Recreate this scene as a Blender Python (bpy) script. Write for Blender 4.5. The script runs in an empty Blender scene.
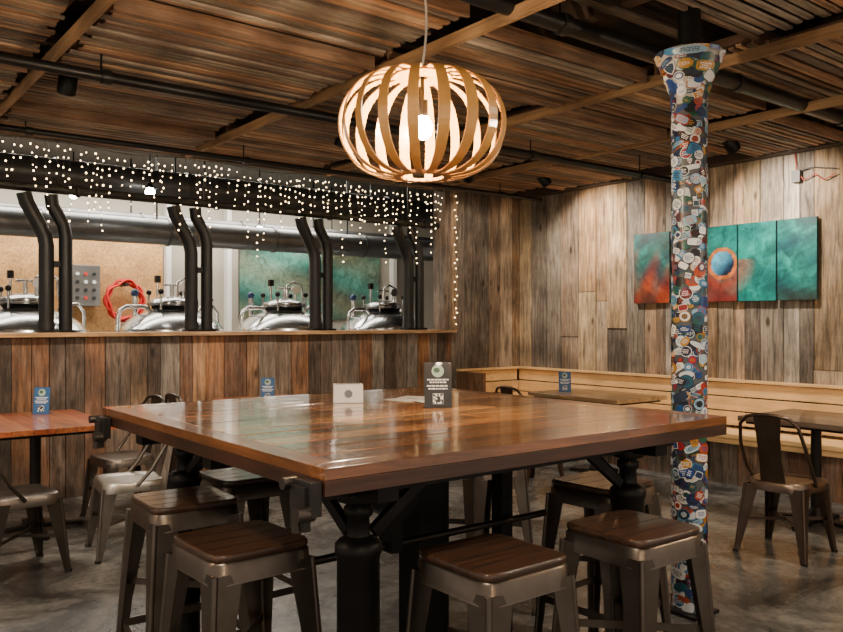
import bpy, math, random
from math import sin, cos, pi, radians, sqrt
from mathutils import Vector, Matrix
random.seed(7)
R = random.random
def U(a,b): return random.uniform(a,b)
def hx(s):
    s=s.lstrip('#'); o=[]
    for i in (0,2,4):
        c=int(s[i:i+2],16)/255
        o.append(c/12.92 if c<=.04045 else ((c+.055)/1.055)**2.4)
    return tuple(o)
def mul(c,k): return tuple(min(1,v*k) for v in c)
def mix(a,b,t): return tuple(a[i]*(1-t)+b[i]*t for i in range(3))
W1=(1,1,1)

# ------------------------------------------------------------------ materials
def base_mat(name):
    m=bpy.data.materials.new(name); m.use_nodes=True
    nt=m.node_tree; b=nt.nodes['Principled BSDF']
    return m,nt,b
def N(nt,t,**k):
    n=nt.nodes.new(t)
    for a,v in k.items(): setattr(n,a,v)
    return n
def mixmul(nt,a,b,fac=1.0,mode='MULTIPLY'):
    n=N(nt,'ShaderNodeMix',data_type='RGBA',blend_type=mode)
    n.inputs[0].default_value=fac
    nt.links.new(a,n.inputs[6]); nt.links.new(b,n.inputs[7])
    return n.outputs[2]
def wood(name,scale=(30,30,1.5),rough=.6,lo=.45,hi=1.25,bump=.25,coat=0,spec=.5,blotch=.5,rlo=None,weather=0,wcol='b3aba0',knots=False):
    m,nt,b=base_mat(name)
    tc=N(nt,'ShaderNodeTexCoord'); mp=N(nt,'ShaderNodeMapping'); mp.inputs['Scale'].default_value=scale
    nt.links.new(tc.outputs['Object'],mp.inputs[0])
    n1=N(nt,'ShaderNodeTexNoise'); n1.inputs['Scale'].default_value=1; n1.inputs['Detail'].default_value=8; n1.inputs['Roughness'].default_value=.7; n1.inputs['Distortion'].default_value=.5
    nt.links.new(mp.outputs[0],n1.inputs['Vector'])
    r=N(nt,'ShaderNodeValToRGB'); r.color_ramp.elements[0].position=.32; r.color_ramp.elements[1].position=.66
    r.color_ramp.elements[0].color=(lo,lo,lo,1); r.color_ramp.elements[1].color=(hi,hi,hi*.98,1)
    nt.links.new(n1.outputs[0],r.inputs[0])
    n2=N(nt,'ShaderNodeTexNoise'); n2.inputs['Scale'].default_value=3.0; n2.inputs['Detail'].default_value=4
    nt.links.new(tc.outputs['Object'],n2.inputs['Vector'])
    r2=N(nt,'ShaderNodeValToRGB'); r2.color_ramp.elements[0].position=.3; r2.color_ramp.elements[1].position=.7
    k=1-blotch; r2.color_ramp.elements[0].color=(k,k,k,1); r2.color_ramp.elements[1].color=(1.1,1.1,1.1,1)
    nt.links.new(n2.outputs[0],r2.inputs[0])
    at=N(nt,'ShaderNodeAttribute',attribute_name='Col')
    src=at.outputs['Color']
    if weather:
        mp3=N(nt,'ShaderNodeMapping'); mp3.inputs['Scale'].default_value=(scale[0]*.25,scale[1]*.25,scale[2]*.6); mp3.inputs['Location'].default_value=(3,7,1)
        nt.links.new(tc.outputs['Object'],mp3.inputs[0])
        n3=N(nt,'ShaderNodeTexNoise'); n3.inputs['Scale'].default_value=1; n3.inputs['Detail'].default_value=8; n3.inputs['Roughness'].default_value=.85
        nt.links.new(mp3.outputs[0],n3.inputs['Vector'])
        mr3=N(nt,'ShaderNodeMapRange'); mr3.inputs['From Min'].default_value=.42; mr3.inputs['From Max'].default_value=.66; mr3.inputs['To Max'].default_value=weather
        nt.links.new(n3.outputs[0],mr3.inputs[0])
        mx=N(nt,'ShaderNodeMix',data_type='RGBA'); mx.inputs[7].default_value=(*hx(wcol),1)
        nt.links.new(mr3.outputs[0],mx.inputs[0]); nt.links.new(src,mx.inputs[6]); src=mx.outputs[2]
    c=mixmul(nt,src,r.outputs[0]); c=mixmul(nt,c,r2.outputs[0])
    if knots:
        mk=N(nt,'ShaderNodeMapping'); mk.inputs['Scale'].default_value=(5,5,2.2); nt.links.new(tc.outputs['Object'],mk.inputs[0])
        vo=N(nt,'ShaderNodeTexVoronoi'); vo.inputs['Scale'].default_value=1.0; nt.links.new(mk.outputs[0],vo.inputs['Vector'])
        rk=N(nt,'ShaderNodeValToRGB'); rk.color_ramp.elements[0].position=.05; rk.color_ramp.elements[0].color=(.18,.14,.11,1); rk.color_ramp.elements[1].position=.14; rk.color_ramp.elements[1].color=(1,1,1,1)
        nt.links.new(vo.outputs['Distance'],rk.inputs[0]); c=mixmul(nt,c,rk.outputs[0])
    nt.links.new(c,b.inputs['Base Color'])
    b.inputs['Roughness'].default_value=rough; b.inputs['Specular IOR Level'].default_value=spec
    b.inputs['Coat Weight'].default_value=coat; b.inputs['Coat Roughness'].default_value=.1
    if rlo is not None:
        mr=N(nt,'ShaderNodeMapRange'); mr.inputs['To Min'].default_value=rlo; mr.inputs['To Max'].default_value=rough
        nt.links.new(n2.outputs[0],mr.inputs[0]); nt.links.new(mr.outputs[0],b.inputs['Roughness'])
    bp=N(nt,'ShaderNodeBump'); bp.inputs['Strength'].default_value=bump; bp.inputs['Distance'].default_value=.01
    nt.links.new(n1.outputs[0],bp.inputs['Height']); nt.links.new(bp.outputs[0],b.inputs['Normal'])
    return m
def metal(name,rough=.35,met=1.0,var=.35,scale=8):
    m,nt,b=base_mat(name)
    tc=N(nt,'ShaderNodeTexCoord'); n=N(nt,'ShaderNodeTexNoise'); n.inputs['Scale'].default_value=scale; n.inputs['Detail'].default_value=5
    nt.links.new(tc.outputs['Object'],n.inputs['Vector'])
    r=N(nt,'ShaderNodeValToRGB'); r.color_ramp.elements[0].position=.3; r.color_ramp.elements[1].position=.7
    a=1-var; r.color_ramp.elements[0].color=(a,a*.95,a*.9,1); r.color_ramp.elements[1].color=(1.05,1.05,1.05,1)
    nt.links.new(n.outputs[0],r.inputs[0])
    at=N(nt,'ShaderNodeAttribute',attribute_name='Col')
    nt.links.new(mixmul(nt,at.outputs['Color'],r.outputs[0]),b.inputs['Base Color'])
    b.inputs['Metallic'].default_value=met
    mr=N(nt,'ShaderNodeMapRange'); mr.inputs['To Min'].default_value=rough+.12; mr.inputs['To Max'].default_value=max(.05,rough-.1)
    nt.links.new(n.outputs[0],mr.inputs[0]); nt.links.new(mr.outputs[0],b.inputs['Roughness'])
    return m
def plain(name,rough=.5,coat=0,tex=0):
    m,nt,b=base_mat(name)
    at=N(nt,'ShaderNodeAttribute',attribute_name='Col'); src=at.outputs['Color']
    if tex:
        tc=N(nt,'ShaderNodeTexCoord'); n=N(nt,'ShaderNodeTexNoise'); n.inputs['Scale'].default_value=9; n.inputs['Detail'].default_value=9; n.inputs['Roughness'].default_value=.7; n.inputs['Distortion'].default_value=1.2
        nt.links.new(tc.outputs['Object'],n.inputs['Vector'])
        r=N(nt,'ShaderNodeValToRGB'); r.color_ramp.elements[0].position=.35; r.color_ramp.elements[1].position=.65
        k=1-tex; r.color_ramp.elements[0].color=(k,k,k,1); r.color_ramp.elements[1].color=(1.3,1.3,1.3,1)
        nt.links.new(n.outputs[0],r.inputs[0]); src=mixmul(nt,src,r.outputs[0])
    nt.links.new(src,b.inputs['Base Color'])
    b.inputs['Roughness'].default_value=rough; b.inputs['Coat Weight'].default_value=coat
    return m
def emit(name,col,st):
    m,nt,b=base_mat(name)
    b.inputs['Base Color'].default_value=(*col,1); b.inputs['Emission Color'].default_value=(*col,1); b.inputs['Emission Strength'].default_value=st
    return m

M_wallv=wood('barnwood_vertical',(38,38,3.2),.8,.22,1.5,.8,blotch=.55,weather=.5,wcol='a39889',knots=True)
M_wallb=wood('barnwood_brown',(38,38,3.2),.7,.2,1.5,.7,blotch=.6,weather=.5,wcol='94857a',knots=True)
M_slat=wood('ceiling_lath',(2.0,34,34),.75,.3,1.3,.3,blotch=.45,weather=.6,wcol='9c8e80')
M_boardy=wood('board_along_y',(34,2.0,34),.65,.5,1.2,.25,blotch=.35)
M_edge=wood('table_edge_wood',(2.0,34,34),.4,.4,1.25,.2,coat=.3,blotch=.35)
M_top=wood('tabletop_varnished',(1.8,30,30),.26,.32,1.45,.04,coat=1,blotch=.35,rlo=.12)
M_topy=wood('tabletop_small',(30,1.8,30),.33,.45,1.3,.07,coat=.7,blotch=.35)
M_seat=wood('stool_seat_wood',(3,45,45),.38,.3,1.6,.2,coat=.35,blotch=.4)
M_pale=wood('bench_pale_wood',(30,1.6,30),.5,.75,1.1,.1,blotch=.15)
M_rib=wood('bentwood_gold',(12,12,12),.32,.85,1.1,.03,coat=.6,blotch=.1)
M_gun=metal('gunmetal',.34,.95,.3,9)
M_blk=metal('black_iron',.42,.6,.4,10)
M_blkp=metal('black_painted_pipe',.38,.2,.3,5)
M_steel=metal('stainless',.22,1,.15,3)
M_galv=metal('duct_metal',.4,.8,.25,4)
M_plain=plain('matte_colour',.55)
M_gloss=plain('sticker_vinyl',.4,.1)
M_canvas=plain('painted_canvas',.45,.1,.55)
M_bulb=emit('bulb_glow',(1,.79,.52),1300)
M_fairy=emit('fairy_glow',(1,.70,.36),14)
M_blamp=emit('brewery_lamp_glow',(1,.95,.85),40)

def concrete():
    m,nt,b=base_mat('concrete_floor')
    tc=N(nt,'ShaderNodeTexCoord')
    n=N(nt,'ShaderNodeTexNoise'); n.inputs['Scale'].default_value=1.6; n.inputs['Detail'].default_value=9; n.inputs['Roughness'].default_value=.68; n.inputs['Distortion'].default_value=1.0
    n2=N(nt,'ShaderNodeTexNoise'); n2.inputs['Scale'].default_value=22; n2.inputs['Detail'].default_value=5
    for q in (n,n2): nt.links.new(tc.outputs['Object'],q.inputs['Vector'])
    r=N(nt,'ShaderNodeValToRGB'); e=r.color_ramp.elements
    e[0].position=.36; e[0].color=(*hx('383838'),1); e[1].position=.64; e[1].color=(*hx('9a9792'),1)
    k=r.color_ramp.elements.new(.5); k.color=(*hx('6b6a67'),1)
    nt.links.new(n.outputs[0],r.inputs[0])
    r2=N(nt,'ShaderNodeValToRGB'); r2.color_ramp.elements[0].position=.3; r2.color_ramp.elements[0].color=(.7,.7,.7,1); r2.color_ramp.elements[1].position=.65
    nt.links.new(n2.outputs[0],r2.inputs[0])
    nt.links.new(mixmul(nt,r.outputs[0],r2.outputs[0]),b.inputs['Base Color'])
    b.inputs['Roughness'].default_value=.27
    bp=N(nt,'ShaderNodeBump'); bp.inputs['Strength'].default_value=.06
    nt.links.new(n2.outputs[0],bp.inputs['Height']); nt.links.new(bp.outputs[0],b.inputs['Normal'])
    return m
M_conc=concrete()

# ------------------------------------------------------------------ mesh builder
class MB:
    def __init__(s): s.v=[];s.f=[];s.m=[];s.c=[];s.s=[];s.mats=[]
    def mi(s,m):
        if m not in s.mats: s.mats.append(m)
        return s.mats.index(m)
    def add(s,vs,fs,mat,col=W1,smooth=False,cols=None):
        o=len(s.v); i=s.mi(mat)
        s.v+= [tuple(v) for v in vs]; s.c+= (cols if cols else [col]*len(vs))
        for f in fs: s.f.append(tuple(o+k for k in f)); s.m.append(i); s.s.append(smooth)
    def hexa(s,p,mat,col=W1):
        s.add(p,[(3,2,1,0),(4,5,6,7),(0,1,5,4),(1,2,6,5),(2,3,7,6),(3,0,4,7)],mat,col)
    def box(s,c,d,mat,col=W1,rot=None):
        x,y,z=d[0]/2,d[1]/2,d[2]/2
        p=[Vector(q) for q in ((-x,-y,-z),(x,-y,-z),(x,y,-z),(-x,y,-z),(-x,-y,z),(x,-y,z),(x,y,z),(-x,y,z))]
        if rot is not None: p=[rot@q for q in p]
        s.hexa([q+Vector(c) for q in p],mat,col)
    def bb(s,x0,x1,y0,y1,z0,z1,mat,col=W1):
        s.box(((x0+x1)/2,(y0+y1)/2,(z0+z1)/2),(abs(x1-x0),abs(y1-y0),abs(z1-z0)),mat,col)
    def beam(s,p0,p1,w0,h0,mat,col=W1,w1=None,h1=None,up=(0,0,1)):
        p0=Vector(p0);p1=Vector(p1);t=(p1-p0).normalized(); u=Vector(up)
        a=t.cross(u)
        if a.length<1e-3: a=t.cross(Vector((0,1,0)))
        a.normalize(); b=a.cross(t).normalized()
        w1=w0 if w1 is None else w1; h1=h0 if h1 is None else h1
        P=[]
        for p,w,h in((p0,w0,h0),(p1,w1,h1)):
            P+=[p-a*w/2-b*h/2,p+a*w/2-b*h/2,p+a*w/2+b*h/2,p-a*w/2+b*h/2]
        s.add(P,[(0,1,2,3),(7,6,5,4),(0,4,5,1),(1,5,6,2),(2,6,7,3),(3,7,4,0)],mat,col)
    def tube(s,pts,r,mat,col=W1,seg=10,rs=None):
        pts=[Vector(p) for p in pts]; n=len(pts); vs=[];fs=[]
        t0=(pts[1]-pts[0]).normalized(); a=t0.orthogonal().normalized()
        for i,p in enumerate(pts):
            t=(pts[min(i+1,n-1)]-pts[max(i-1,0)]).normalized()
            a=(a-t*a.dot(t)).normalized(); b=t.cross(a); q=rs[i] if rs else r
            for k in range(seg):
                g=2*pi*k/seg; vs.append(p+a*cos(g)*q+b*sin(g)*q)
        for i in range(n-1):
            for k in range(seg):
                k2=(k+1)%seg; fs.append((i*seg+k,i*seg+k2,(i+1)*seg+k2,(i+1)*seg+k))
        s.add(vs,fs,mat,col,True)
        s.add([vs[k] for k in range(seg)],[tuple(range(seg))[::-1]],mat,col)
        s.add([vs[(n-1)*seg+k] for k in range(seg)],[tuple(range(seg))],mat,col)
    def cyl(s,p0,p1,r,mat,col=W1,seg=20,r1=None): s.tube([p0,p1],r,mat,col,seg,[r,r if r1 is None else r1])
    def lathe(s,prof,c,mat,col=W1,seg=32,smooth=True):
        vs=[];fs=[];c=Vector(c)
        for r,z in prof:
            for k in range(seg):
                g=2*pi*k/seg; vs.append(c+Vector((r*cos(g),r*sin(g),z)))
        for i in range(len(prof)-1):
            for k in range(seg):
                k2=(k+1)%seg; fs.append((i*seg+k,i*seg+k2,(i+1)*seg+k2,(i+1)*seg+k))
        s.add(vs,fs,mat,col,smooth)
    def sphere(s,c,r,mat,col=W1,seg=12,rings=8,sq=1):
        s.lathe([(max(1e-4,r*sin(pi*i/rings)),-r*sq*cos(pi*i/rings)) for i in range(rings+1)],c,mat,col,seg)
    def build(s,name,loc=(0,0,0),rz=0,bevel=0,parent=None,seg=2):
        me=bpy.data.meshes.new(name); me.from_pydata(s.v,[],s.f)
        for m in s.mats: me.materials.append(m)
        me.polygons.foreach_set('material_index',s.m); me.polygons.foreach_set('use_smooth',s.s)
        at=me.color_attributes.new('Col','FLOAT_COLOR','POINT')
        at.data.foreach_set('color',[x for c in s.c for x in (*c[:3],1.0)])
        me.update()
        o=bpy.data.objects.new(name,me); bpy.context.scene.collection.objects.link(o)
        o.location=loc; o.rotation_euler=(0,0,rz)
        if parent: o.parent=parent
        if bevel:
            bv=o.modifiers.new('bevel','BEVEL'); bv.width=bevel; bv.segments=seg; bv.limit_method='ANGLE'; bv.angle_limit=radians(50)
        return o
def copy(o,loc,rz=0):
    n=bpy.data.objects.new(o.name.split('.')[0],o.data); bpy.context.scene.collection.objects.link(n)
    n.location=loc; n.rotation_euler=(0,0,rz)
    for m in o.modifiers:
        k=n.modifiers.new(m.name,m.type); k.width=m.width; k.segments=m.segments; k.limit_method='ANGLE'; k.angle_limit=m.angle_limit
    return n

CZ=1.41
WY=6.8; WX=6.8; CEIL=3.2
# ------------------------------------------------------------------ shell
b=MB(); b.bb(-2.5,WX+.2,-1.5,9.8,-.1,0,M_conc); b.build('floor')
b=MB(); b.bb(-2.5,WX+.2,-1.5,9.8,CEIL,CEIL+.1,M_plain,hx('1a1512')); 
b.build('ceiling')

GREY=[hx(c) for c in ('b08f70','8f7660','6c6056','bda488','98744f','807468','a2845f','5c4f44','b09672','7a5838','9a9084')]
BROWN=[hx(c) for c in ('8a5c3c','966640','5a4434','857568','a47a56','463629','8a6c50','7a5032','7a6656','94887c')]
b=MB()
dk=hx('1d1713')
OX=5.72; SZ=1.29
b.bb(-2.5,OX,WY+.02,WY+.16,0,1.29,M_plain,dk)
b.bb(OX,WX+.15,WY+.02,WY+.16,0,CEIL,M_plain,dk)
x=-2.5
while x<OX-.01:
    w=min(U(.10,.22),OX-x)
    b.bb(x+.003,x+w-.003,WY-U(.002,.014),WY+.02,0,SZ,M_wallb,mul(random.choice(BROWN),U(.65,1.25))); x+=w
while x<WX-.001:
    w=min(U(.11,.2),WX-x)
    b.bb(x+.003,x+w-.003,WY-U(.002,.014),WY+.02,0,CEIL,M_wallv,mul(random.choice(GREY),U(.6,1.05))); x+=w
b.build('wall_back')
b=MB(); b.bb(WX+.02,WX+.16,-1.5,WY+.02,0,CEIL,M_plain,dk)
y=WY-.01
while y>-1.4:
    w=random.choice([U(.08,.13),U(.14,.2),U(.2,.28)])
    if R()<.4:
        z=U(.95,2.5)
        t=U(.002,.014)
        b.bb(WX-t,WX+.02,y-w+.003,y-.003,0,z-.003,M_wallv,mul(random.choice(GREY),U(.7,1.3)))
        b.bb(WX-U(.002,.014),WX+.02,y-w+.003,y-.003,z+.003,CEIL,M_wallv,mul(random.choice(GREY),U(.7,1.3)))
    else:
        b.bb(WX-U(.002,.014),WX+.02,y-w+.003,y-.003,0,CEIL,M_wallv,mul(random.choice(GREY),U(.65,1.3)))
    y-=w
b.build('wall_right')
b=MB(); b.bb(-2.5,OX+.04,WY-.07,WY+.22,SZ,SZ+.035,M_slat,hx('c89a68')); b.build('trim_sill',bevel=.004)
b=MB(); b.bb(OX-.1,OX,WY-.02,WY+.18,SZ+.035,CEIL,M_wallv,hx('5c4738')); b.bb(OX-.02,OX+.06,WY-.045,WY-.012,SZ+.035,CEIL,M_wallv,hx('94785c')); b.build('trim_jamb',bevel=.003)
b=MB(); b.bb(-2.5,OX-.1,WY,WY+.1,2.86,CEIL,M_slat,hx('3a2c22')); b.build('trim_header')
b=MB(); b.bb(WX-.14,WX-.016,-1.5,WY-.02,2.86,2.99,M_boardy,hx('3c2d23')); b.build('trim_ceiling_right')

# brewery room behind
b=MB(); b.bb(-2.5,9.2,9.6,9.7,0,CEIL,M_plain,hx('a39c8e'))
b.bb(1.2,3.5,9.575,9.6,.9,2.35,M_boardy,hx('d8a468'))
for q in (2.35,): b.bb(q,q+.01,9.57,9.575,.9,2.35,M_plain,hx('8a6a48'))
for q in (3.52,4.3,6.9): b.bb(q,q+.06,9.5,9.6,0,CEIL,M_plain,hx('d8d6d0'))
b.build('wall_brewery')
b=MB(); b.bb(WX+.2,9.2,WY+.02,9.6,-.1,0,M_conc); b.bb(WX+.2,9.2,WY+.02,9.6,CEIL,CEIL+.1,M_plain,hx('2a2622')); b.bb(9.2,9.3,WY+.02,9.7,0,CEIL,M_plain,hx('8d897f')); b.build('wall_brewery_side')
b=MB()
n1,n2=50,24; vs=[];cs=[];fs=[]
for i in range(n1+1):
    for j in range(n2+1):
        X=4.5+2.2*i/n1; Z=1.45+1.0*j/n2; vs.append((X,9.57,Z))
        t=.5+.5*sin(X*4+sin(Z*7)*1.5); u=.5+.5*sin(Z*9+X*3)
        cs.append(mix(mix(hx('1f4f48'),hx('4f8f80'),t),hx('a08a62'),u*.35))
for i in range(n1):
    for j in range(n2):
        a=i*(n2+1)+j; fs.append((a,a+n2+1,a+n2+2,a+1))
b.add(vs,fs,M_canvas,cols=cs,smooth=True); b.bb(4.5,6.7,9.575,9.6,1.45,2.45,M_plain,hx('444444')); b.build('wall_mural')
b=MB(); b.box((2.52,9.48,1.82),(.4,.15,.46),M_galv,hx('8b8c8c'))
for i in range(4):
    for j in range(4):
        b.cyl((2.38+i*.09,9.405,1.68+j*.09),(2.38+i*.09,9.385,1.68+j*.09),.02,M_plain,hx(random.choice(['222222','c03020','dddddd','222222'])),10)
b.build('control_panel',bevel=.004)
b=MB()
pts=[]
for i in range(0,240):
    g=2*pi*i/40; r=.20+.02*sin(i*.7)
    pts.append((3.0+r*cos(g),9.47-.018*(i/40)+.01,1.66+r*1.1*sin(g)))
b.tube(pts,.014,M_plain,hx('c2201c'),8); b.cyl((3.0,9.56,1.84),(3.0,9.33,1.84),.02,M_blk,hx('333333')); b.build('hose_coil')

def duct(name,y,z,r,col,mat,x0=-2.4,x1=8.6):
    b=MB(); b.cyl((x0,y,z),(x1,y,z),r,mat,col,28)
    x=x0+.6
    while x<x1: b.cyl((x,y,z),(x+.03,y,z),r+.012,mat,mul(col,.8),28); x+=1.2
    for x in (0.5,2.9,5.2,7.4):
        if x<x1: b.cyl((x,y,z+r*.9),(x,y,CEIL),.01,M_blk,hx('333333'),8)
    return b.build(name)
duct('ventilation_duct',7.6,2.72,.14,hx('3a3b3d'),M_blkp)
duct('ventilation_duct',8.1,2.33,.13,hx('7a7d80'),M_galv)
duct('overhead_pipe',WY+.09,2.477,.036,hx('202122'),M_blkp,-2.4,OX-.11)
duct('overhead_pipe',8.9,2.55,.06,hx('6a6b6c'),M_galv)
def ypost():
    b=MB(); bk=hx('17181a')
    b.box((-.045,0,.01),(.12,.14,.02),M_blk,bk); b.box((.10,0,.01),(.12,.14,.02),M_blk,bk)
    b.tube([(-.045,0,0),(-.045,0,.70),(-.06,0,.78),(-.10,0,.86),(-.19,0,1.03),(-.21,0,1.105)],.058,M_blkp,bk,14)
    b.tube([(.10,0,0),(.10,0,.78),(.08,0,.88),(.0,.0,1.02),(-.01,0,1.105)],.053,M_blkp,bk,14)
    b.cyl((-.045,0,.03),(-.045,0,.08),.064,M_blkp,mul(bk,1.6),14)
    b.box((.03,0,.55),(.1,.05,.05),M_blk,bk)
    return b
P0=None
for x in (1.62,2.82,4.09,5.25):
    if P0 is None: P0=ypost().build('pipe_post',(x,WY+.09,SZ+.035))
    else: copy(P0,(x,WY+.09,SZ+.035))
def tank():
    b=MB(); st=hx('d4d7d9'); r=.5
    b.lathe([(.001,.25),(.2,.3),(r-.02,.55),(r,.6),(r,1.25),(r+.012,1.27),(r+.012,1.33),(r,1.35),(r-.03,1.39),(r-.12,1.46),(r-.25,1.51),(.2,1.53),(.19,1.59),(.001,1.59)],(0,0,0),M_steel,st,40)
    b.lathe([(.22,1.59),(.225,1.605),(.22,1.62),(.1,1.66),(.001,1.67)],(0,0,0),M_steel,mul(st,1.05),30)
    b.lathe([(.22,1.57),(.235,1.58),(.235,1.60),(.22,1.61)],(0,0,0),M_steel,mul(st,.5),30)
    for k in range(4):
        g=pi/4+k*pi/2; c,s_=cos(g),sin(g)
        b.cyl((.24*c,.24*s_,1.53),(.24*c,.24*s_,1.69),.012,M_steel,mul(st,.6),8)
        b.sphere((.24*c,.24*s_,1.705),.028,M_blk,hx('222222'))
    b.cyl((0,0,1.66),(0,0,1.78),.02,M_steel,st); b.tube([(-.08,0,1.78),(.08,0,1.78)],.012,M_steel,st,8)
    b.cyl((.08,-.1,1.63),(.08,-.1,1.73),.015,M_steel,st); b.cyl((.08,-.12,1.76),(.08,-.09,1.76),.045,M_steel,hx('e8e8e8'))
    b.tube([(-r-.06,-.1,.3),(-r-.06,-.1,1.45),(-r-.04,-.1,1.52),(-r+.02,-.1,1.56),(-.3,-.08,1.56),(-.24,-.06,1.52),(-.22,-.05,1.46)],.02,M_steel,st,10)
    b.tube([(r+.03,.1,.3),(r+.03,.1,1.5),(r-.03,.1,1.58),(.36,.08,1.58),(.3,.06,1.53),(.3,.06,1.47)],.016,M_steel,st,10)
    b.cyl((.3,-.22,1.45),(.3,-.22,1.62),.03,M_steel,st); b.cyl((.3,-.22,1.62),(.3,-.22,1.64),.045,M_steel,st)
    b.cyl((-.3,.2,1.42),(-.3,.2,1.68),.025,M_steel,st); b.sphere((-.3,.2,1.70),.04,M_plain,hx('223a66'))
    b.tube([(.12,.15,1.6),(.12,.15,1.82),(.2,.15,1.86),(.3,.15,1.82),(.34,.15,1.5)],.014,M_steel,st,10)
    b.cyl((-.1,.12,1.6),(-.1,.12,1.88),.012,M_steel,st,8); b.box((-.1,.12,1.84),(.05,.05,.07),M_blk,hx('2a2a2a'))
    for k in range(4):
        g=pi/4+k*pi/2; b.cyl((.38*cos(g),.38*sin(g),0),(.38*cos(g),.38*sin(g),.52),.035,M_steel,st,12)
    return b
T0=None
for x in (1.62,2.96,4.22,5.55):
    if T0 is None: T0=tank().build('brewing_tank',(x,7.85,0))
    else: copy(T0,(x,7.85,0),0)
b=MB()
for (x,y,z) in ((2.55,7.30,2.60),(2.3,8.9,2.75),(4.3,8.6,2.5),(5.6,9.1,2.4)):
    b.cyl((x,y,z+.06),(x,y,CEIL),.008,M_blk,hx('222222'),8); b.lathe([(.02,.08),(.035,.05),(.07,.03)],(x,y,z),M_blk,hx('222222'),16)
    b.sphere((x,y,z),.045,M_blamp,W1,14,8)
b.build('brewery_pendant_lights')

# fairy lights: uneven icicle strands
b=MB(); x=-1.5
wc=hx('3a3326')
pts=[]
while x<OX-.12:
    n=random.choice([2,3,4,4,5,6,7,9,11]); z0=2.83+.02*sin(x*5); yy=WY-.03+U(-.03,.01)
    z=z0; px=x; prev=(x,WY-.03,z0)
    for k in range(n):
        z-=U(.045,.095); px+=U(-.014,.014)
        b.cyl(prev,(px,yy,z),.0014,M_plain,wc,4); prev=(px,yy,z)
        b.sphere((px,yy,z),U(.0045,.008),M_fairy,W1,6,4)
    pts.append((x,WY-.03,z0)); x+=U(.03,.08)
b.tube(pts,.003,M_plain,wc,5)
for i in range(22):
    b.sphere((OX+.03+.02*sin(i*2.1),WY-.06,2.8-i*.068+U(-.02,.02)),.0065,M_fairy,W1,6,4)
b.tube([(OX+.03+.02*sin(i*2.1),WY-.06,2.8-i*.068) for i in range(22)],.002,M_plain,wc,4)
b.build('fairy_lights')

# ------------------------------------------------------------------ ceiling panels
SL=[hx(c) for c in ('a67650','b48a66','7c5a44','96846f','c49a72','604a3e','a87a54','8c7866','54443a','a89684')]
b=MB()
def panel(x0,x1,y0,y1,z,fr=True):
    y=y0
    tint=U(.9,1.25)
    while y<y1-.02:
        w=U(.026,.046)
        dz=U(-.004,.004)
        b.bb(x0+U(-.02,.04),x1-U(-.02,.04),y,y+w,z+dz,z+.014+dz,M_slat,mul(random.choice(SL),tint*U(.6,1.35)))
        y+=w+U(.016,.034)
    for q in (x0+.03,(x0+x1)/2,x1-.03):
        b.bb(q-.022,q+.022,y0-.01,y1+.01,z+.02,z+.07,M_boardy,hx('5c4230'))
    for q in (y0-.025,y1+.005): b.bb(x0,x1,q,q+.02,z-.01,z+.07,M_slat,hx('8a6244'))
xs=[-1.9,-.42,1.10,2.66,4.08,5.45,6.66]
rows=[(-.9,.35),(.45,1.35),(1.44,2.24),(2.98,3.68),(3.80,4.90),(5.06,5.92),(6.02,6.70)]
for ri,(y0,y1) in enumerate(rows):
    for i in range(len(xs)-1):
        z=2.86+ (.06 if (ri+i)%2 else 0)
        panel(xs[i]+.05,xs[i+1]-.05,y0,y1,z)
panel(4.14,6.6,2.36,2.88,2.95)
for x,z in ((1.10,2.83),(2.66,2.83),(4.08,2.83),(5.45,2.85)):
    b.bb(x-.014,x+.014,1.4,6.7,z,z+.06,M_boardy,hx('a07c56'))
b.build('ceiling_slat_panels')
b=MB()
for y in (2.40,2.66,4.98,3.74):
    b.bb(-2.4,WX-.03,y-.03,y+.03,3.02,3.19,M_slat,hx('4b3a2e'))
for x in (-1.2,.4,1.95,3.4,4.8,6.1): b.bb(x-.035,x+.035,-1.4,6.75,3.05,3.19,M_boardy,hx('4a382c'))
b.build('ceiling_beams')
b=MB(); bk=hx('1b1b1c')
for (y,z,r) in ((4.48,2.74,.03),(2.72,2.90,.045),(6.3,2.79,.022)):
    b.cyl((-2.4,y,z),(WX-.16,y,z),r,M_blkp,bk,14)
    for x in (-.5,1.3,3.0,4.6,6.0): b.cyl((x,y,z),(x+.05,y,z),r+.01,M_blkp,mul(bk,1.5),14); b.cyl((x,y,z+r),(x,y,CEIL),.006,M_blk,bk,6)
b.tube([(-2.2,2.84,3.0),(1,2.84,2.96),(2.8,2.85,2.97),(4.0,2.84,2.95)],.018,M_blkp,hx('333333'),10)
b.build('sprinkler_pipes')

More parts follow.
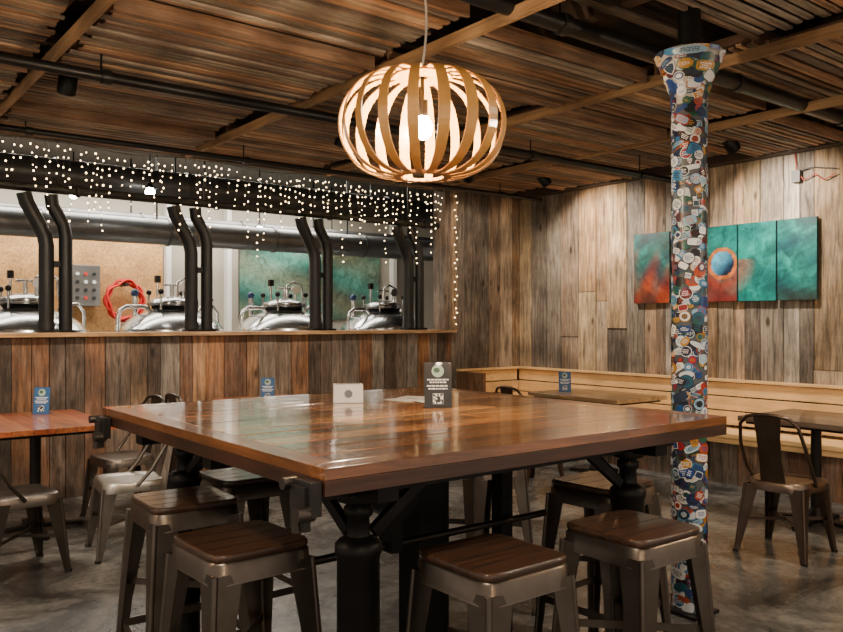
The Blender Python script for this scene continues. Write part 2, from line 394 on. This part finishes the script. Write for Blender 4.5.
# ------------------------------------------------------------------ pendants
def pendant(PX,PY,PZ):
    root=bpy.data.objects.new('pendant_lamp',None); bpy.context.scene.collection.objects.link(root); root.location=(PX,PY,PZ)
    b=MB(); nr=18; gold=hx('cf9850'); ns=26
    for k in range(nr):
        g0=2*pi*(k+.3)/nr; hw=.0185
        vs=[];fs=[]
        for i in range(ns+1):
            t=-pi/2+pi*i/ns
            ct=abs(cos(t))**.78; r=.085+.238*ct; z=.198*sin(t)
            nx=cos(t); nz=sin(t)
            w=hw*(.6+.55*ct)
            for off in (0,.005):
                for sg in (-1,1):
                    rr=r+off*nx+sg*.004; zz=z+off*nz
                    vs.append((rr*cos(g0)-sg*w*sin(g0),rr*sin(g0)+sg*w*cos(g0),zz))
        for i in range(ns):
            a=i*4;c=a+4
            fs+=[(a,a+1,c+1,c),(a+2,c+2,c+3,a+3),(a,c,c+2,a+2),(a+1,a+3,c+3,c+1)]
        b.add(vs,fs,M_rib,gold)
    for z,ro,ri in ((.196,.115,.02),(-.198,.115,.085)):
        b.lathe([(ri,z-.006),(ro,z-.006),(ro,z+.006),(ri,z+.006),(ri,z-.006)],(0,0,0),M_rib,gold,36,False)
    b.build('shade',parent=root)
    b=MB(); b.cyl((0,0,.05),(0,0,.24),.008,M_blk,hx('222222')); b.cyl((0,0,.035),(0,0,.10),.022,M_blk,hx('2a2622'))
    cord=[(0,0,.24)]
    for i in range(1,14):
        t=i/13; cord.append((.03*sin(t*6.0)*(1-t*.3),.01*sin(t*5),.24+(CEIL-PZ-.25)*t))
    b.tube(cord,.0045,M_plain,hx('d8d2c6'),8); b.build('cord',parent=root)
    b=MB(); b.lathe([(.001,-.055),(.022,-.048),(.036,-.028),(.04,-.005),(.034,.015),(.022,.032),(.018,.045)],(0,0,0),M_bulb,W1,24); b.build('bulb',parent=root)
pendant(1.95,2.49,2.185)
pendant(-.6,3.0,2.185)  # unseen pendant left of frame, added to brighten the ceiling
pendant(4.7,0.1,2.185)  # added pendant, out of view to the right, also lifts ceiling light
pendant(0.2,-.9,2.185)  # added pendant behind the camera, extra fill for room and ceiling

# ------------------------------------------------------------------ big table
TX0,TX1,TY0,TY1,TZ=1.02,2.80,1.69,3.50,1.05
b=MB(); TW=[hx(c) for c in ('c88444','a4662f','d09050','8a5426','b87a3c','a86a34')]
th=.03
bw=.075
b.bb(TX0+bw,TX1-bw,TY0+bw,TY1-bw,TZ-th-.001,TZ-.006,M_plain,hx('1c100a'))
y=TY0+bw
while y<TY1-bw-.001:
    w=min(.118,TY1-bw-y)
    xs_=[TX0+bw]; 
    cut=U(TX0+.4,TX1-.4); xs_+=[cut,TX1-bw]
    for i in range(2): b.bb(xs_[i]+.0014,xs_[i+1]-.0014,y+.0030,y+w-.0030,TZ-th,TZ-U(.0,.0008),M_top,mul(random.choice(TW),U(.7,1.15)))
    y+=w
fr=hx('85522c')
b.bb(TX0,TX1,TY0,TY0+bw-.001,TZ-th,TZ,M_top,fr); b.bb(TX0,TX1,TY1-bw+.001,TY1,TZ-th,TZ,M_top,fr)
b.bb(TX0,TX0+bw-.001,TY0+bw,TY1-bw,TZ-th,TZ,M_topy,fr); b.bb(TX1-bw+.001,TX1,TY0+bw,TY1-bw,TZ-th,TZ,M_topy,fr)
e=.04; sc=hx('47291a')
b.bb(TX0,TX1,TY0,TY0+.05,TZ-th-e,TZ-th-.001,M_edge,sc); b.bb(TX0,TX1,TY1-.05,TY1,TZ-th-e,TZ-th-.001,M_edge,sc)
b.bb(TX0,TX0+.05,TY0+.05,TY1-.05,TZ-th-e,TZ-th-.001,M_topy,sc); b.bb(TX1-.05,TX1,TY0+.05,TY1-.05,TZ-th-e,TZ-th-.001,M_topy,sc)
b.bb(TX0+.05,TX1-.05,TY0+.05,TY1-.05,TZ-th-.02,TZ-th-.001,M_slat,hx('2c1c12'))
ir=hx('242323')
for yy in (1.92,2.55,3.22): b.bb(TX0+.06,TX1-.06,yy-.035,yy+.035,TZ-.13,TZ-th-.02,M_blk,ir)
for xx in (1.27,2.50): b.bb(xx-.035,xx+.035,TY0+.08,TY1-.08,TZ-.131,TZ-th-.02,M_blk,ir)
def leg(x,y,z0=0):
    b.lathe([(.001,0),(.085,0),(.085,.02),(.066,.035),(.062,.05),(.062,.74),(.068,.75),(.068,.775),(.055,.79),(.034,.80),(.032,.85),(.042,.86),(.042,.88),(.032,.89),(.06,.90),(.06,.925)],(x,y,z0),M_blk,ir,28)
for x in (1.27,2.50):
    for y in (1.92,3.22): leg(x,y)
for x in (1.27,2.50):
    b.beam((x,1.97,.80),(x,2.17,.93),.025,.035,M_blk,ir); b.beam((x,3.17,.80),(x,2.97,.93),.025,.035,M_blk,ir)
for y in (1.92,3.22):
    b.beam((1.32,y,.80),(1.50,y,.93),.025,.035,M_blk,ir); b.beam((2.45,y,.80),(2.27,y,.93),.025,.035,M_blk,ir)
b.box((2.0,2.55,.50),(.14,.14,.86),M_blk,ir); b.box((2.0,2.55,.04),(.5,.4,.08),M_blk,ir)
b.cyl((1.27,2.3,.62),(2.5,2.3,.62),.014,M_gun,hx('4a4542')); b.cyl((1.66,2.24,.80),(1.66,2.36,.80),.08,M_blk,ir,26); b.cyl((1.66,2.22,.80),(1.66,2.40,.80),.025,M_gun,hx('5a5048'),16)
b.beam((1.66,2.3,.60),(1.66,2.3,.93),.05,.08,M_blk,ir)
b.beam((1.75,2.5,.78),(2.0,2.5,.9),.03,.06,M_blk,ir)
b.beam((2.25,2.35,.92),(2.25,2.35,.0),.06,.06,M_blk,ir); b.beam((2.25,2.75,.92),(2.25,2.75,.0),.06,.06,M_blk,ir); b.beam((2.25,2.35,.3),(2.25,2.75,.3),.04,.06,M_blk,ir)
def clamp(y):
    c=hx('3c3a3a')
    b.box((TX0-.02,y,TZ-.075),(.03,.11,.085),M_blk,c)
    b.box((TX0-.035,y,TZ-.1),(.02,.07,.11),M_blk,c)
    b.cyl((TX0-.02,y+.045,TZ-.045),(TX0-.062,y+.045,TZ-.045),.016,M_gun,hx('6a6460'),14)
    b.cyl((TX0-.02,y-.035,TZ-.11),(TX0-.068,y-.035,TZ-.11),.02,M_gun,hx('6a6460'),14)
    b.cyl((TX0-.045,y,TZ-.16),(TX0-.045,y,TZ-.1),.014,M_gun,hx('5a5450'),12)
clamp(TY0+.06); clamp(TY1-.08)
big=b.build('communal_table',bevel=.002)

# ------------------------------------------------------------------ stools
def stool(h=.76):
    b=MB(); g=hx('756c64'); s=.159
    def ring(a,z,n=48,p=9): 
        o=[]
        for k in range(n):
            t=2*pi*k/n; c,s_=cos(t),sin(t)
            q=(abs(c)**p+abs(s_)**p)**(-1/p); o.append((a*q*c,a*q*s_,z))
        return o
    def shell(prof,mat,col,top=True):
        vs=[];fs=[];n=48
        for a,z in prof: vs+=ring(a,z)
        for i in range(len(prof)-1):
            for k in range(n):
                k2=(k+1)%n; fs.append((i*n+k,i*n+k2,(i+1)*n+k2,(i+1)*n+k))
        b.add(vs,fs,mat,col,True)
        if top: b.add(vs[-n:],[tuple(range(n))],mat,col); b.add(vs[:n],[tuple(range(n))[::-1]],mat,col)
    wd=hx('402a1c')
    shell([(s-.003,h-.022),(s,h-.019),(s,h-.005),(s-.003,h-.001),(s-.009,h)],M_seat,wd)
    for i in range(1,4): b.bb(-.148,.148,-s+2*s*i/4-.0014,-s+2*s*i/4+.0014,h-.001,h+.0005,M_plain,hx('120b07'))
    shell([(s+.006,h-.085),(s+.004,h-.08),(s+.002,h-.028),(s-.004,h-.022)],M_gun,g)
    bot=.205
    for sx in(-1,1):
        for sy in(-1,1):
            T=Vector((sx*(s+.002),sy*(s+.002),h-.055)); Bm=Vector((sx*bot,sy*bot,0))
            for ax in (0,1):
                d=Vector((-sx,0,0)) if ax==0 else Vector((0,-sy,0))
                nrm=Vector((0,-sy,0)) if ax==0 else Vector((-sx,0,0))
                w0,w1,tk=.088,.032,.004
                p=[Bm,Bm+d*w1,Bm+d*w1+nrm*tk,Bm+nrm*tk]; q=[T,T+d*w0,T+d*w0+nrm*tk,T+nrm*tk]
                mid=[ (Bm*.5+T*.5)+o for o in (Vector((0,0,0)),d*.046,d*.046+nrm*tk,nrm*tk)]
                for A,C in ((p,mid),(mid,q)): b.add(A+C,[(0,1,2,3),(7,6,5,4),(0,4,5,1),(1,5,6,2),(2,6,7,3),(3,7,4,0)],M_gun,g)
            b.tube([T+Vector((-sx*.004,-sy*.004,0)),Bm+Vector((-sx*.004,-sy*.004,0))],.009,M_gun,g,10)
            b.cyl(Bm+Vector((-sx*.01,-sy*.01,0)),Bm+Vector((-sx*.01,-sy*.01,.02)),.019,M_plain,hx('161616'),12)
    def at(z): t=z/(h-.06); return bot+(s-bot)*t-.008
    z=.27; a=at(z)
    for sg in(-1,1):
        b.beam((-a,sg*a,z),(a,sg*a,z),.006,.03,M_gun,g); b.beam((sg*a,-a,z),(sg*a,a,z),.006,.03,M_gun,g)
    z=.43;a=at(z)
    b.beam((-a,-a,z),(a,a,z+.0),.005,.025,M_gun,g); b.beam((-a,a,z+.004),(a,-a,z+.004),.005,.025,M_gun,g)
    return b
S0=None
for (x,y,r) in ((1.55,1.66,0),(1.06,2.25,2),(1.14,2.90,-2),(1.53,3.2,1),(2.12,1.61,-1),(2.62,2.14,3),(2.62,2.9,-3)):
    if S0 is None: S0=stool().build('bar_stool',(x,y,0),radians(r))
    else: copy(S0,(x,y,0),radians(r))

# ------------------------------------------------------------------ chairs
def chair(g,seatc):
    b=MB(); h=.45; s=.18
    n=32
    def ring(a,z,p=5): 
        o=[]
        for k in range(n):
            t=2*pi*k/n; c,s_=cos(t),sin(t); q=(abs(c)**p+abs(s_)**p)**(-1/p); o.append((a*q*c,a*q*s_*(1+.1*q*c),z))
        return o
    prof=[(s+.006,h-.06),(s+.006,h-.008),(s,h),(s-.02,h-.003),(s-.06,h-.008)]
    vs=[];fs=[]
    for a,z in prof: vs+=ring(a,z)
    for i in range(len(prof)-1):
        for k in range(n):
            k2=(k+1)%n; fs.append((i*n+k,i*n+k2,(i+1)*n+k2,(i+1)*n+k))
    b.add(vs,fs,M_gun,seatc,True); b.add(vs[-n:],[tuple(range(n))],M_gun,seatc)
    for sx in(-1,1):
        for sy in(-1,1):
            T=Vector((sx*(s-.005),sy*(s-.005),h-.03)); Bm=Vector((sx*(.235 if sx<0 else .215),sy*.215,0))
            for ax in (0,1):
                d=Vector((-sx,0,0)) if ax==0 else Vector((0,-sy,0)); nrm=Vector((0,-sy,0)) if ax==0 else Vector((-sx,0,0))
                w0,w1,tk=.085,.03,.004
                p=[Bm,Bm+d*w1,Bm+d*w1+nrm*tk,Bm+nrm*tk]; q=[T,T+d*w0,T+d*w0+nrm*tk,T+nrm*tk]
                b.add(p+q,[(0,1,2,3),(7,6,5,4),(0,4,5,1),(1,5,6,2),(2,6,7,3),(3,7,4,0)],M_gun,g)
            b.tube([T,Bm+Vector((-sx*.004,-sy*.004,0))],.009,M_gun,g,8)
            b.cyl(Bm+Vector((-sx*.008,-sy*.008,0)),Bm+Vector((-sx*.008,-sy*.008,.015)),.018,M_plain,hx('151515'),10)
    b.beam((-.2,-.19,.2),(.19,.19,.2),.005,.02,M_gun,g); b.beam((-.2,.19,.204),(.19,-.19,.204),.005,.02,M_gun,g)
    pts=[(-.02,-.19,h-.02),(-.1,-.2,h+.07),(-.19,-.195,h+.22),(-.235,-.175,h+.34),(-.25,-.13,h+.39),(-.258,-.06,h+.405),(-.26,0,h+.408)]
    pts=pts+[(x,-y,z) for x,y,z in pts[-2::-1]]
    b.tube(pts,.011,M_gun,g,10)
    P=[]
    for t in (0,.33,.66,1):
        x=-.175-.085*t; z=h+.41*t; w=.075-.012*sin(t*pi)+.01*t
        P.append((x-.03*sin(t*pi)*.3,w,z))
    for i in range(3):
        (xa,wa,za),(xb,wb,zb)=P[i],P[i+1]
        b.hexa([(xa,-wa,za),(xa,wa,za),(xa-.004,wa,za),(xa-.004,-wa,za),(xb,-wb,zb),(xb,wb,zb),(xb-.004,wb,zb),(xb-.004,-wb,zb)],M_gun,g)
    return b
gd=hx('5f5852')
C0=chair(hx('8d867f'),hx('c5c0b8')).build('metal_chair',(1.62,5.02,0),radians(172))
C1=chair(gd,hx('8a827c')).build('metal_chair',(0.98,4.97,0),radians(8))
copy(C1,(1.86,5.9,0),radians(185))
copy(C1,(2.52,6.0,0),0)
CR=chair(hx('6b5c52'),hx('8b7a6e')).build('metal_chair',(4.80,2.50,0),radians(4))
copy(CR,(5.02,4.9,0),radians(-5))

# ------------------------------------------------------------------ small tables
def stable(lx,ly,cols,mat):
    b=MB(); n=max(3,int(lx/.11)); w=lx/n
    for i in range(n): b.bb(-lx/2+i*w+.001,-lx/2+(i+1)*w-.001,-ly/2,ly/2,.715,.75,mat,mul(random.choice(cols),U(.8,1.15)))
    b.bb(-lx/2+.04,lx/2-.04,-ly/2+.04,ly/2-.04,.695,.714,M_blk,hx('1c1a19'))
    ir=hx('26221f')
    b.bb(-.2,.2,-.03,.03,.68,.695,M_blk,ir); b.bb(-.03,.03,-.2,.2,.675,.69,M_blk,ir)
    b.cyl((0,0,.02),(0,0,.69),.035,M_blk,ir,20)
    b.lathe([(.001,.0),(.06,.06),(.05,.09),(.036,.12)],(0,0,0),M_blk,ir,20)
    for g in (0,90,180,270):
        c,s_=cos(radians(g)),sin(radians(g)); b.beam((0,0,.04),(.3*c,.3*s_,.018),.07,.03,M_blk,ir,.05,.02); b.cyl((.29*c,.29*s_,0),(.29*c,.29*s_,.012),.02,M_plain,hx('111111'),10)
    return b
RW=[hx(c) for c in ('a8542e','b86a3a','8a4426','b0603a','c08050')]
DW=[hx(c) for c in ('7b6352','6c5648','8a7262')]
PW=[hx(c) for c in ('d0aa7a','c09a6c','dcb88a')]
stable(.76,1.1,RW,M_topy).build('dining_table',(1.27,5.86,0),0,.003)
stable(.7,.7,RW,M_topy).build('dining_table',(3.17,6.2,0),0,.003)
stable(.76,.74,DW,M_topy).build('dining_table',(5.60,2.70,0),0,.003)
stable(.7,1.05,PW,M_topy).build('dining_table',(5.80,4.82,0),0,.003)

# ------------------------------------------------------------------ bench
b=MB(); pl=hx('eabf84'); y0=.6
b.bb(6.33,WX-.02,y0,WY-.02,.41,.445,M_pale,pl)
b.bb(6.34,6.37,y0,WY-.5,.36,.41,M_pale,mul(pl,.85))
for i in range(3):
    z=.475+i*.13; xx=6.70+.018*i
    b.bb(xx,xx+.022,y0,WY-.05,z,z+.118,M_pale,mul(pl,U(.9,1.08)))
b.bb(6.71,WX-.018,y0,WY-.02,.862,.885,M_pale,pl)
y=y0
while y<WY-.5:
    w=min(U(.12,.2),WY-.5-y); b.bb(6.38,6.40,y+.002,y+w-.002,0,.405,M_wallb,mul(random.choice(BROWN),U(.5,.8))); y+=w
b.bb(5.82,6.33,WY-.47,WY-.02,.41,.445,M_pale,mul(pl,.97))
for i in range(3):
    z=.475+i*.13; yy=WY-.1+.018*i
    b.bb(5.80,6.69,yy,yy+.022,z,z+.118,M_pale,mul(pl,U(.9,1.05)))
b.bb(5.79,6.70,WY-.09,WY-.018,.862,.885,M_pale,pl)
x=5.82
while x<6.38:
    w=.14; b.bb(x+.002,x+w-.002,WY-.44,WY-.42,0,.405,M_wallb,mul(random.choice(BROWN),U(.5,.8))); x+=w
b.bb(5.79,5.82,WY-.47,WY-.02,0,.86,M_wallb,mul(BROWN[1],.8))
b.build('bench_seat',bevel=.003)

# ------------------------------------------------------------------ sticker column
CX,CY,CR_=3.43,2.27,.080
b=MB(); 
b.cyl((CX,CY,0),(CX,CY,2.62),CR_,M_gloss,hx('54585c'),40)
b.lathe([(CR_,2.46),(.088,2.52),(.115,2.60),(.15,2.68),(.156,2.715),(.05,2.72),(.05,3.19)],(CX,CY,0),M_gloss,hx('bdb8ae'),32)
b.cyl((CX,CY,2.722),(CX,CY,3.19),.055,M_blk,hx('1a1a1a'))
b.box((CX,CY,.008),(.2,.2,.016),M_blk,hx('333333'))
PAL=['dcdee0','a8161c','143a7a','e4e6e8','101012','1a5a40','2a76a8','eceeee','14161a','b8481c','8fb4cc','14203c','d0d6da','5a1014','1c4890','dfe3e6','0f5a6a','f4f4f0','2c3a52','12161c','1a3460','c08a20']
def colr(z):
    if z<2.46: return CR_
    if z<2.52: return CR_+(z-2.46)/.06*.008
    return .088+(z-2.52)*.385
def patch(th,z0,shape,col,e):
    n=len(shape); vs=[]; rr=0.0004*e
    def P(s,z):
        zz=min(2.712,z0+z); r=colr(zz)+rr+.0012; a=th+s/CR_; return (CX+r*cos(a),CY+r*sin(a),zz)
    vs.append(P(0,0)); R_=3
    for k in range(1,R_+1):
        for s,z in shape: vs.append(P(s*k/R_,z*k/R_))
    fs=[(0,1+i,1+(i+1)%n) for i in range(n)]
    for k in range(R_-1):
        for i in range(n):
            a=1+k*n+i; a2=1+k*n+(i+1)%n; fs.append((a,a+n,a2+n,a2))
    b.add(vs,fs,M_gloss,col,True)
def circ(rx,ry,n=20,p=2.0):
    o=[]
    for k in range(n):
        t=2*pi*k/n; c,s_=cos(t),sin(t); q=(abs(c)**p+abs(s_)**p)**(-1/p); o.append((rx*q*c,ry*q*s_))
    return o
def shield(r): return [(r*.85*x,r*y) for x,y in ((-1,.9),(-.5,1),(0,.85),(.5,1),(1,.9),(.95,.2),(.7,-.4),(0,-1.1),(-.7,-.4),(-.95,.2))][::-1]
def poly(r,n,ph=0): return [(r*cos(2*pi*k/n+ph),r*sin(2*pi*k/n+ph)) for k in range(n)]
def rotd(sh,a): return [(x*cos(a)-y*sin(a),x*sin(a)+y*cos(a)) for x,y in sh]
cells=[]
z=.06; ri=0
while z<2.70:
    for k in range(12):
        cells.append((2*pi*(k+.5*(ri%2))/12+U(-.2,.2),z+U(-.016,.016)))
    z+=.033; ri+=1
random.shuffle(cells)
def bars(th,zz,w,h,a,c,L):
    for q in (-.4,0,.4):
        x=-w*U(.4,.75); e_=-x
        while x<e_:
            ww=U(.003,.007); sh=[(p0+x*cos(a)-(h*q)*sin(a),p1+x*sin(a)+h*q*cos(a)) for p0,p1 in rotd([(-ww/2,-h*.1),(ww/2,-h*.1),(ww/2,h*.12),(-ww/2,h*.12)],a)]
            cx=sum(p[0] for p in sh)/4; cz=sum(p[1] for p in sh)/4
            patch(th+cx/CR_,zz+cz,[(p[0]-cx,p[1]-cz) for p in sh],c,L); x+=ww+.002
for idx,(th,zz) in enumerate(cells):
    L=1+(idx%14)*.9
    c1=hx(random.choice(PAL)); c2=hx(random.choice(PAL)); c3=hx(random.choice(PAL)); a=U(-.6,.6)
    t=R()
    if t<.32:
        r=U(.014,.034)
        patch(th,zz,circ(r,r),c1,L); patch(th,zz,circ(r*.86,r*.86),c2,L+.3)
        if R()<.5: patch(th,zz,circ(r*.5,r*.5),c3,L+.5)
        bars(th,zz,r*.8,r*.7,a*.3,c1,L+.7)
    elif t<.5:
        r=U(.016,.029); sh=random.choice([shield(r),poly(r,6),poly(r,4,pi/4),poly(r,3,pi/2),poly(r,8)])
        sh=rotd(sh,a*.6); patch(th,zz,sh,c1,L); patch(th,zz,[(x*.82,y*.82) for x,y in sh],c2,L+.3); bars(th,zz,r*.6,r*.5,a*.6,c3,L+.5)
    else:
        w=U(.016,.042); h=U(.009,.028)
        patch(th,zz,rotd(circ(w,h,20,random.choice([2,4,8])),a),c1,L)
        if R()<.6: patch(th,zz,rotd(circ(w*.88,h*.8,20,6),a),c2,L+.3)
        bars(th,zz,w*.8,h*.9,a,c3,L+.5)
b.build('sticker_column')

# ------------------------------------------------------------------ paintings
def art(y,z,p):
    n=.5+.5*sin(y*11+sin(z*9)*2+z*5); m=.5+.5*sin(z*17-y*7+sin(y*19))
    k=.5+.5*sin(y*43+z*61+sin(z*37)*2)
    c=mix(hx('064650'),hx('089088'),n*.7+.15*m); c=mix(c,hx('30c0b0'),max(0,m-.8)*1.5); c=mix(c,hx('041e26'),k*.3)
    if p==0:
        t=min(1,max(0,(2.08-z)*2.6+.3*sin(y*25+z*9))); c=mix(c,mix(hx('80180c'),hx('bc4818'),m),t)
        c=mix(c,hx('083c30'),max(0,n-.5)*1.0)
    dy=y-4.12; dz=z-1.95; d=sqrt(dy*dy+dz*dz)
    if p in (1,2):
        if d<.34: 
            t=1-abs(d-.2)/.14
            if t>0: c=mix(c,hx('b03814') if z<1.98 else hx('109088'),t*.8)
        if p==1 and z<1.78: c=mix(c,hx('90200c'),min(1,(1.78-z)*6)*.85)
        if d<.115: 
            sh=max(0,min(1,.5+(dy*3+dz*3)*1.6)); c=mix(hx('0a2c4c'),hx('60c4f0'),sh)
        elif d<.15: c=mix(c,hx('e07c28'),.85)
    if p==3:
        t=max(0,min(1,(1.82-z-.2*(y-3.26))*5)); c=mix(c,hx('2e2014'),t*.8)
        c=mix(c,hx('041e26'),max(0,min(1,(z-2.12)*4))*.7)
    if p==2: c=mix(c,hx('0ca898'),.25)
    return mul(c,.8)
for p,(ya,yb) in enumerate(((4.69,5.11),(3.975,4.37),(3.607,3.96),(3.25,3.592))):
    b=MB(); z0,z1=1.60,2.30; xf=WX-.05; n1,n2=36,60; vs=[];cs=[];fs=[]
    for i in range(n1+1):
        for j in range(n2+1):
            y=yb+(ya-yb)*i/n1; z=z0+(z1-z0)*j/n2; vs.append((xf,y,z)); cs.append(art(y,z,p))
    for i in range(n1):
        for j in range(n2): a=i*(n2+1)+j; fs.append((a,a+n2+1,a+n2+2,a+1))
    b.add(vs,fs,M_canvas,cols=cs)
    b.bb(xf+.0005,WX-.016,ya,yb,z0,z1,M_plain,hx('143c3e'))
    b.build('wall_painting')
b=MB(); b.tube([(WX-.02,3.45,2.86),(WX-.03,3.43,2.7),(WX-.03,3.37,2.62),(WX-.03,3.28,2.66),(WX-.03,3.2,2.60),(WX-.03,3.1,2.64)],.006,M_plain,hx('8a2c20'),6)
b.tube([(WX-.025,3.43,2.7),(WX-.03,3.3,2.72),(WX-.03,3.1,2.68)],.005,M_plain,hx('222222'),6)
b.box((WX-.035,3.43,2.66),(.035,.07,.1),M_plain,hx('4a4a4a')); b.build('wall_cable')

# ------------------------------------------------------------------ table items
def sign(bl):
    b=MB(); w,h=.115,.19
    tilt=Matrix.Rotation(radians(-8),3,'X')
    def Bx(c,d,col,m=M_gloss): 
        b.box(tilt@Vector(c),d,m,col,rot=tilt)
    Bx((0,0,h/2),(w,.004,h),bl)
    wht=hx('e8ecee')
    b.add([tilt@Vector((.026*cos(2*pi*k/20),-.0026,.152+.026*sin(2*pi*k/20))) for k in range(20)],[tuple(range(20))],M_gloss,hx('9fb8a8'))
    b.add([tilt@Vector((-.005+.014*cos(2*pi*k/12),-.003,.156+.011*sin(2*pi*k/12))) for k in range(12)],[tuple(range(12))],M_gloss,hx('3d5a4a'))
    for z,l in ((.116,.09),(.105,.07),(.09,.094),(.078,.08)):
        x0=-l/2
        while x0<l/2-.004:
            ww=min(U(.006,.018),l/2-x0); Bx((x0+ww/2,-.0026,z),(ww,.001,.006),wht); x0+=ww+.003
    Bx((0,-.0026,.036),(.044,.001,.044),wht)
    for i in range(7):
        for j in range(7):
            if R()<.5: Bx((-.018+i*.006,-.0034,.018+j*.006),(.0058,.001,.0058),hx('111111'))
    Bx((0,.0,-.0),(w,.004,.004),bl)
    b.box((0,.025,.002),(w,.055,.003),M_gloss,bl)
    b.beam((0,.05,.003),(0,.016,.11),.06,.003,M_gloss,bl)
    return b
face=-radians(38)
S=sign(hx('20242a')).build('table_sign',(2.12,2.60,TZ+.002),face+radians(4))
S2=None
for (x,y) in ((1.38,6.2),(3.12,6.1),(5.72,5.12)):
    if S2 is None: S2=sign(hx('2f5a8a')).build('table_sign',(x,y,.752),face)
    else: copy(S2,(x,y,.752),face+radians(-3))
b=MB(); wh=hx('f2f0ea'); b.box((0,0,.04),(.13,.10,.08),M_plain,wh); b.box((0,0,.081),(.11,.02,.002),M_plain,hx('777777'))
b.cyl((0,-.0505,.04),(0,-.0515,.04),.018,M_plain,hx('7a8088'),16); b.build('napkin_box',(1.955,3.04,TZ+.001),radians(-30),.004)
b=MB()
for i,(dx,dy,r) in enumerate(((0,0,.2),(.12,.05,.5),(.05,-.1,-.2))):
    b.box((dx,dy,.001+i*.0011),(.11,.16,.001),M_plain,hx('ded8cc'),rot=Matrix.Rotation(r,3,'Z'))
b.build('paper_menus',(2.2,2.95,TZ+.001))

# ------------------------------------------------------------------ ceiling spotlights
def spot(name,loc,tgt,e,size,col=(1,.84,.66),blend=.6,rad=.05,fix=True):
    l=bpy.data.lights.new(name,'SPOT'); l.energy=e; l.spot_size=radians(size); l.spot_blend=blend; l.color=col; l.shadow_soft_size=rad
    o=bpy.data.objects.new(name,l); bpy.context.scene.collection.objects.link(o); o.location=loc
    d=(Vector(tgt)-Vector(loc)).normalized(); o.rotation_euler=d.to_track_quat('-Z','Y').to_euler()
    if fix:
        b=MB(); p=Vector(loc)
        b.tube([p-d*.13,p-d*.12,p-d*.01],.05,M_blk,hx('1a1a1a'),16,[.03,.055,.055]); b.cyl(p-d*.1,Vector((p-d*.1)[:2]+(CEIL,)),.01,M_blk,hx('1a1a1a'),8)
        b.build('track_light')
    return o
for (x,y,ty,e) in ((6.0,5.6,5.5,240),(6.0,3.55,3.5,240),(6.0,1.6,1.6,140)):
    spot('wall_spot',(x,y,2.80),(WX,ty,2.0),e,110,col=(1,.86,.70))
spot('wall_spot',(5.2,5.9,2.8),(6.2,WY,1.6),90,90)
for (x,y,tx,ty,e) in ((1.3,5.2,1.3,6.4,240),(3.4,5.4,3.4,6.6,220),(0.2,1.2,1.5,2.2,150),(3.3,.9,2.3,2.0,150),(4.9,2.0,5.4,2.8,160),(0.5,3.9,1.0,4.6,140)):
    spot('room_spot',(x,y,2.8),(tx,ty,.7),e,100,blend=.8,rad=.07,col=(1,.83,.64))
def area(name,loc,rot,sx,sy,e,col):
    l=bpy.data.lights.new(name,'AREA'); l.shape='RECTANGLE'; l.size=sx; l.size_y=sy; l.energy=e; l.color=col
    o=bpy.data.objects.new(name,l); bpy.context.scene.collection.objects.link(o); o.location=loc; o.rotation_euler=rot
area('brewery_light',(3.2,8.6,3.1),(0,0,0),5,1.0,280,(1,.92,.80))

w=bpy.data.worlds.new('World'); bpy.context.scene.world=w; w.use_nodes=True
w.node_tree.nodes['Background'].inputs[0].default_value=(1,.85,.71,1); w.node_tree.nodes['Background'].inputs[1].default_value=.66

cam=bpy.data.cameras.new('Camera'); co=bpy.data.objects.new('Camera',cam); bpy.context.scene.collection.objects.link(co)
co.location=(0,0,CZ); co.rotation_euler=(pi/2,0,radians(-38)); cam.sensor_width=36; cam.lens=36*800/843; cam.shift_y=6/843; cam.clip_start=.05
bpy.context.scene.camera=co
